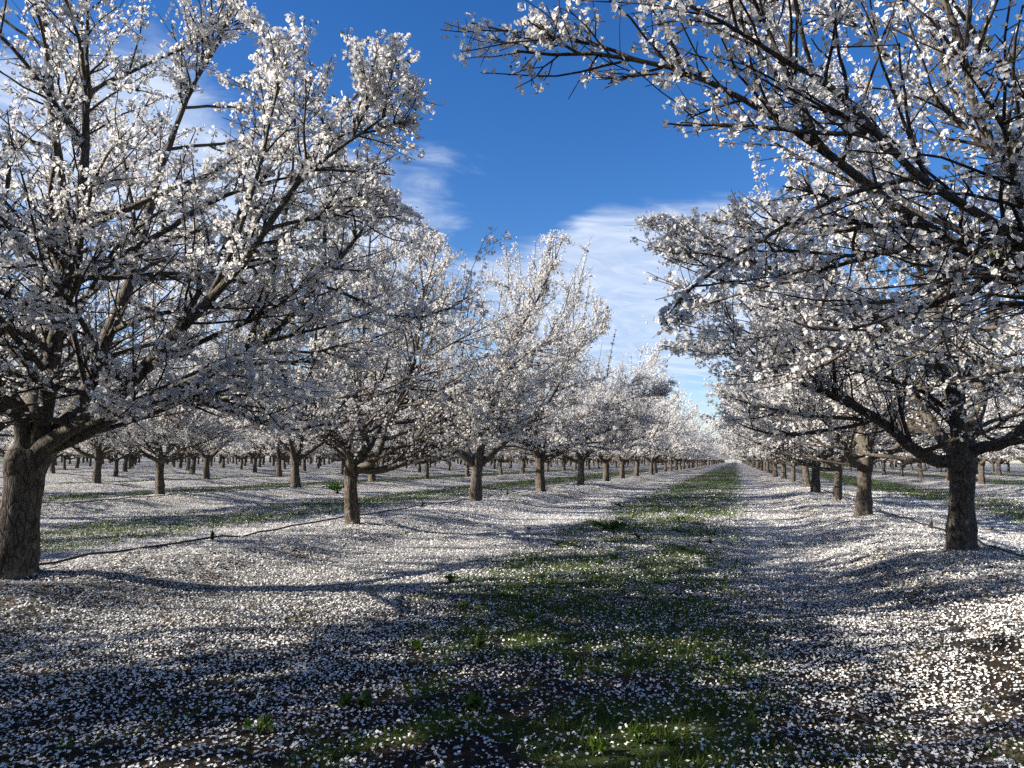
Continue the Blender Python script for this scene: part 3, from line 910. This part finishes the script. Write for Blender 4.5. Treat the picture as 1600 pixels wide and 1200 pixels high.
prg = np.random.default_rng(42)
xx, yy, dp = wedge(lambda q: 5400 * np.minimum(1, (4.4 / q) ** 2.0), 1.5, 28, 800000, prg)
cov, gr, tn, stp = covers(xx, yy)
ok = prg.random(len(xx)) < cov * (0.35 + 1.3 * fbm(xx * 9, yy * 9, 3))
xx, yy, dp = xx[ok], yy[ok], dp[ok]
n = len(xx)
zz = ground_z(xx, yy)
e = 0.03
gn = unit(np.stack([-(ground_z(xx + e, yy) - zz) / e, -(ground_z(xx, yy + e) - zz) / e, np.ones(n)], 1))
nrm = unit(gn + prg.normal(0, 0.36, (n, 3)))
a = prg.random(n) * 6.283
dr = np.stack([np.cos(a), np.sin(a), 0 * a], 1)
dr = unit(dr - nrm * np.sum(dr * nrm, 1, keepdims=True))
sd_ = np.cross(nrm, dr)
Ls = (prg.uniform(0.0105, 0.0180, n) * np.clip((dp / 5.0) ** 0.4, 1, 2.2))[:, None]
cu = prg.normal(0.12, 0.14, (n, 1))
c0 = np.stack([xx, yy, zz + 0.004 + (0.006 + 0.022 * gr[ok]) * prg.random(n)], 1)
wd = prg.uniform(0.36, 0.54, (n, 1))
V = np.stack([c0 - dr * Ls * 0.5, c0 - sd_ * Ls * wd + dr * Ls * 0.12 + nrm * Ls * cu, c0 + dr * Ls * 0.5, c0 + sd_ * Ls * wd + dr * Ls * 0.12 + nrm * Ls * cu], 1).reshape(-1, 3)
tone = np.array([0.80, 0.78, 0.74]) * (1 - 0.22 * prg.random((n, 1)) ** 2)
old = prg.random(n) < 0.07
tone[old] = np.array([0.42, 0.31, 0.20]) * prg.uniform(0.6, 1.2, (old.sum(), 1))
obj('fallen_petals', make_mesh('fallen_petals', V, [np.arange(n * 4).reshape(n, 4)], LITTER, np.repeat(tone, 4, 0)),
    label='white fallen petals strewn thickly over the orchard floor', cat='petals', kind='stuff')
print('petals', n)

# ------------------------------------------------------------------ grass
xx, yy, dp = wedge(lambda q: 5200 * np.minimum(1, (4.5 / q) ** 1.5), 1.5, 70, 1500000, prg)
cov, gr, tn, stp = covers(xx, yy)
ok = prg.random(len(xx)) < gr * 0.9 * sstep(fbm(xx * 7, yy * 7, 2), 0.3, 0.62)
xx, yy, dp = xx[ok], yy[ok], dp[ok]
n = len(xx)
zz = ground_z(xx, yy)
hgt = prg.gamma(4, 0.0075, n) * np.clip((dp / 6) ** 0.3, 1, 1.8) + 0.008
wd = prg.uniform(0.0018, 0.0042, n) * np.clip((dp / 5) ** 0.6, 1, 4)
a = prg.random(n) * 6.283
sx = np.stack([np.cos(a), np.sin(a), 0 * a], 1) * wd[:, None]
tip = np.stack([prg.normal(0, 0.45, n), prg.normal(0, 0.45, n), np.ones(n)], 1) * hgt[:, None]
c0 = np.stack([xx, yy, zz - 0.003], 1)
V = np.stack([c0 - sx, c0 + sx, c0 + tip], 1).reshape(-1, 3)
colg = np.array([0.078, 0.118, 0.026]) * prg.uniform(0.55, 1.35, (n, 1)) + np.array([0.05, 0.02, 0]) * (prg.random((n, 1)) < 0.15)
obj('grass', make_mesh('grass', V, [np.arange(n * 3).reshape(n, 3)], GRASS, np.repeat(colg, 3, 0)),
    label='short patchy green grass along the middle of the lanes', cat='grass', kind='stuff')
print('grass', n)

# ------------------------------------------------------------------ weeds
def weed(name, x, y, radius, height, n_leaf, size, color, label, group=None, upright=0.5):
    rg = np.random.default_rng(int(abs(x * 1000 + y * 77)))
    b = base_at(x, y)
    e = obj(name, None, label=label, cat='weed', group=group)
    e.location = b
    k = max(4, n_leaf // 9)
    a = rg.random(k) * 6.283
    ln = radius * rg.uniform(0.4, 1.0, k)
    P = np.zeros((k, 5, 3))
    for i, q in enumerate(np.linspace(0, 1, 5)):
        P[:, i] = np.stack([np.cos(a) * ln * q, np.sin(a) * ln * q, height * rg.uniform(0.5, 1.0, k) * math.sin(q * 1.5) ** (1 - 0.4 * upright)], 1)
    R = np.tile(np.linspace(0.004, 0.0015, 5), (k, 1))
    V, Q = tubes(P, R, 4)
    obj('stems', make_mesh(name + '_stems', V, [Q], GRASS, np.tile([[0.05, 0.075, 0.02]], (len(V), 1))), e, kind='stuff')
    t_ = rg.uniform(0.25, 1.0, (k, 9))
    S_, T_, _ = pick(P, R, np.clip(t_, 0, 0.99))
    D_ = side_dirs(T_, rg.uniform(0.4, 1.3, t_.shape), rg, 0.25)
    V, Q, C = kite_cloud(S_.reshape(-1, 3), D_.reshape(-1, 3), size * rg.uniform(0.6, 1.3, k * 9), rg, color, 0.26, 0.2)
    obj('leaves', make_mesh(name + '_leaves', V, [Q], LEAF, C), e, kind='stuff')
    return e

def on_ground(x, y):
    v = px(x, y, 1.0) - CAM
    s_ = -CAM[2] / v[2]
    return (CAM + v * s_)[:2]

wx, wy = on_ground(952, 828)
weed('weed_clump', wx, wy, 0.30, 0.13, 420, 0.042, (0.055, 0.105, 0.026), 'low dark green weed clump in the middle of the grassy lane')
wx, wy = on_ground(527, 772)
weed('weed_clump', wx, wy, 0.45, 0.34, 260, 0.09, (0.06, 0.13, 0.025), 'leafy green weed standing behind the second trunk left of the lane')
for wx_, wy_, lab in ((405, 1150, 'small grassy sprout among petals at the lower left'), (925, 1185, 'bright green sprout at the bottom edge of the lane'),
                      (1000, 1165, 'small sprout right of the brightest bottom sprout'), (655, 1020, 'little weed at the left border of the grass strip')):
    a_, b_ = on_ground(wx_, wy_)
    weed('sprout', a_, b_, 0.06, 0.07, 40, 0.035, (0.10, 0.16, 0.03), lab, upright=1.0)

wr = np.random.default_rng(8)
for i in range(26):                                       # broad-leaved weeds in the lane's grass
    yy_ = 2.6 + 17 * wr.random() ** 1.4
    weed('broadleaf_weed', -1.3 + wr.normal(0, 0.75), yy_, wr.uniform(0.05, 0.12), wr.uniform(0.03, 0.09), 45, 0.034 * wr.uniform(0.7, 1.3), (0.075, 0.125, 0.03),
         'small broad-leaved weed in the grass of the middle lane', 'small weeds in the lane grass', upright=0.3)

# prunings lying on the ground
for i, (qx, qy, ln, lab) in enumerate(((1330, 1112, 0.5, 'thin dead twig on shaded petals at the lower right'), (300, 905, 0.55, 'thin twig on the bank by the left edge trunk'),
        (1390, 905, 0.6, 'dead twig lying before the largest right trunk'), (560, 1105, 0.4, 'thin dead twig among petals at the lower left'), (700, 800, 0.7, 'twig near the pale third trunk left of the lane'))):
    gx_, gy_ = on_ground(qx, qy)
    rg_ = np.random.default_rng(50 + i)
    a_ = rg_.random() * 6.28
    st = np.array([gx_, gy_, 0.0])
    P = grow(st[None] + [0, 0, 2.0], np.array([[math.cos(a_), math.sin(a_), 0]]), np.array([ln]), 9, 0.12, 0.0, rg_)
    K_, _, _ = pick(P, np.zeros((1, 9)), np.array([[0.35, 0.55, 0.75]]))
    B_ = grow(K_[0], rg_.normal(0, 1, (3, 3)) * [1, 1, 0.1], np.full(3, ln * 0.3), 9, 0.12, 0.0, rg_)
    P = np.concatenate([P, B_])
    P[..., 2] = ground_z(P[..., 0], P[..., 1]) + 0.014
    V, Q = tubes(P, np.array([[0.006], [0.0035], [0.0035], [0.0035]]) * np.linspace(1, 0.4, 9)[None], 5)
    obj('fallen_twig', make_mesh('fallen_twig', V, [Q], TWIG, smooth=True), label=lab, cat='twig', group='fallen twigs')

# ------------------------------------------------------------------ irrigation
def hose(k, off, y0, y1, label):
    ys = np.arange(y0, y1, 0.35)
    xs = ROW0 + k * ROWS + off + 0.10 * (fbm(ys * 0.4 + 13 * k, 0 * ys + 1.5, 3) - 0.5) * 2
    P = np.stack([xs, ys, ground_z(xs, ys) + 0.034 + 0.02 * np.maximum(0, fbm(ys * 0.9, 0 * ys + 4, 2) - 0.5)], 1)
    V, Q = tubes(P[None], np.full((1, len(P)), 0.0105), 8)
    obj('drip_hose', make_mesh('drip_hose', V, [Q], HOSE, smooth=True), label=label, cat='hose', group='irrigation hoses along the rows')
    return lambda y: float(np.interp(y, ys, xs))
h0 = hose(0, -0.22, -3, 120, 'black irrigation hose along the trunks left of the lane')
h1 = hose(1, 0.30, 1, 120, 'black irrigation hose along the trunks right of the lane')
h2 = hose(-1, 0.25, 2, 90, 'black irrigation hose along the second row left of the lane')

def sprinkler_meshes():
    V, Q = tubes(np.array([[[0, 0, -0.08], [0, 0, 0.12], [0.004, 0, 0.27]]]), np.array([[0.006, 0.006, 0.004]]), 6)
    stake = make_mesh('stake', V, [Q], STAKE)
    V, Q = tubes(np.array([[[0, 0, 0.02], [0, 0, 0.03], [0, 0, 0.10], [0, 0, 0.115], [0, 0, 0.13]]]), np.array([[0.004, 0.024, 0.020, 0.028, 0.003]]), 8)
    body = make_mesh('valve_body', V, [Q], STAKE, smooth=True)
    V, Q = tubes(np.array([[[0.0, 0, 0.09], [0.03, 0.01, 0.085], [0.07, 0.02, 0.055], [0.10, 0.03, 0.01]]]), np.array([[0.006, 0.005, 0.005, 0.004]]), 6)
    arm = make_mesh('feed_tube', V, [Q], HOSE, smooth=True)
    return stake, body, arm
SM = sprinkler_meshes()
def sprinkler(x, y, label, s=1.0, rot=0.0):
    e = obj('sprinkler', None, label=label, cat='sprinkler', group='small irrigation sprinklers along the hoses')
    e.location = base_at(x, y)
    e.scale = (s,) * 3
    e.rotation_euler = (0, 0, rot)
    for nm, me in zip(('stake', 'valve_body', 'feed_tube'), SM): obj(nm, me, e)
sprinkler(h0(7.0), 7.0, 'black sprinkler on the hose between the first two trunks left of the lane', 0.8, 0.4)
sprinkler(h0(12.7), 12.7, 'black sprinkler on the hose between second and third trunks left of the lane', 0.9, 0.9)
sprinkler(h0(18.0), 18.0, 'black sprinkler on the hose between third and fourth trunks left of the lane', 0.9, 0.2)
sprinkler(h1(6.55), 6.55, 'black sprinkler at the right edge, in front of the largest right trunk', 0.85, 2.6)
sprinkler(h1(11.3), 11.3, 'black sprinkler between the first two trunks right of the lane', 0.9, 1.6)
sprinkler(h2(10.5), 10.5, 'thin sprinkler stake in the second row, seen right of the left edge trunk', 1.2, 1.0)
sprinkler(h2(19.5), 19.5, 'thin sprinkler stake far back in the second row left of the lane', 1.3, 2.0)

tri = sum(sum(len(p_.vertices) - 2 for p_ in me.polygons) if len(me.polygons) < 3000 else len(me.loops) - 2 * len(me.polygons) for me in bpy.data.meshes)
print('triangles', tri, 'trees', len(chosen), 'rest', len(rest), 'objects', len(bpy.data.objects))
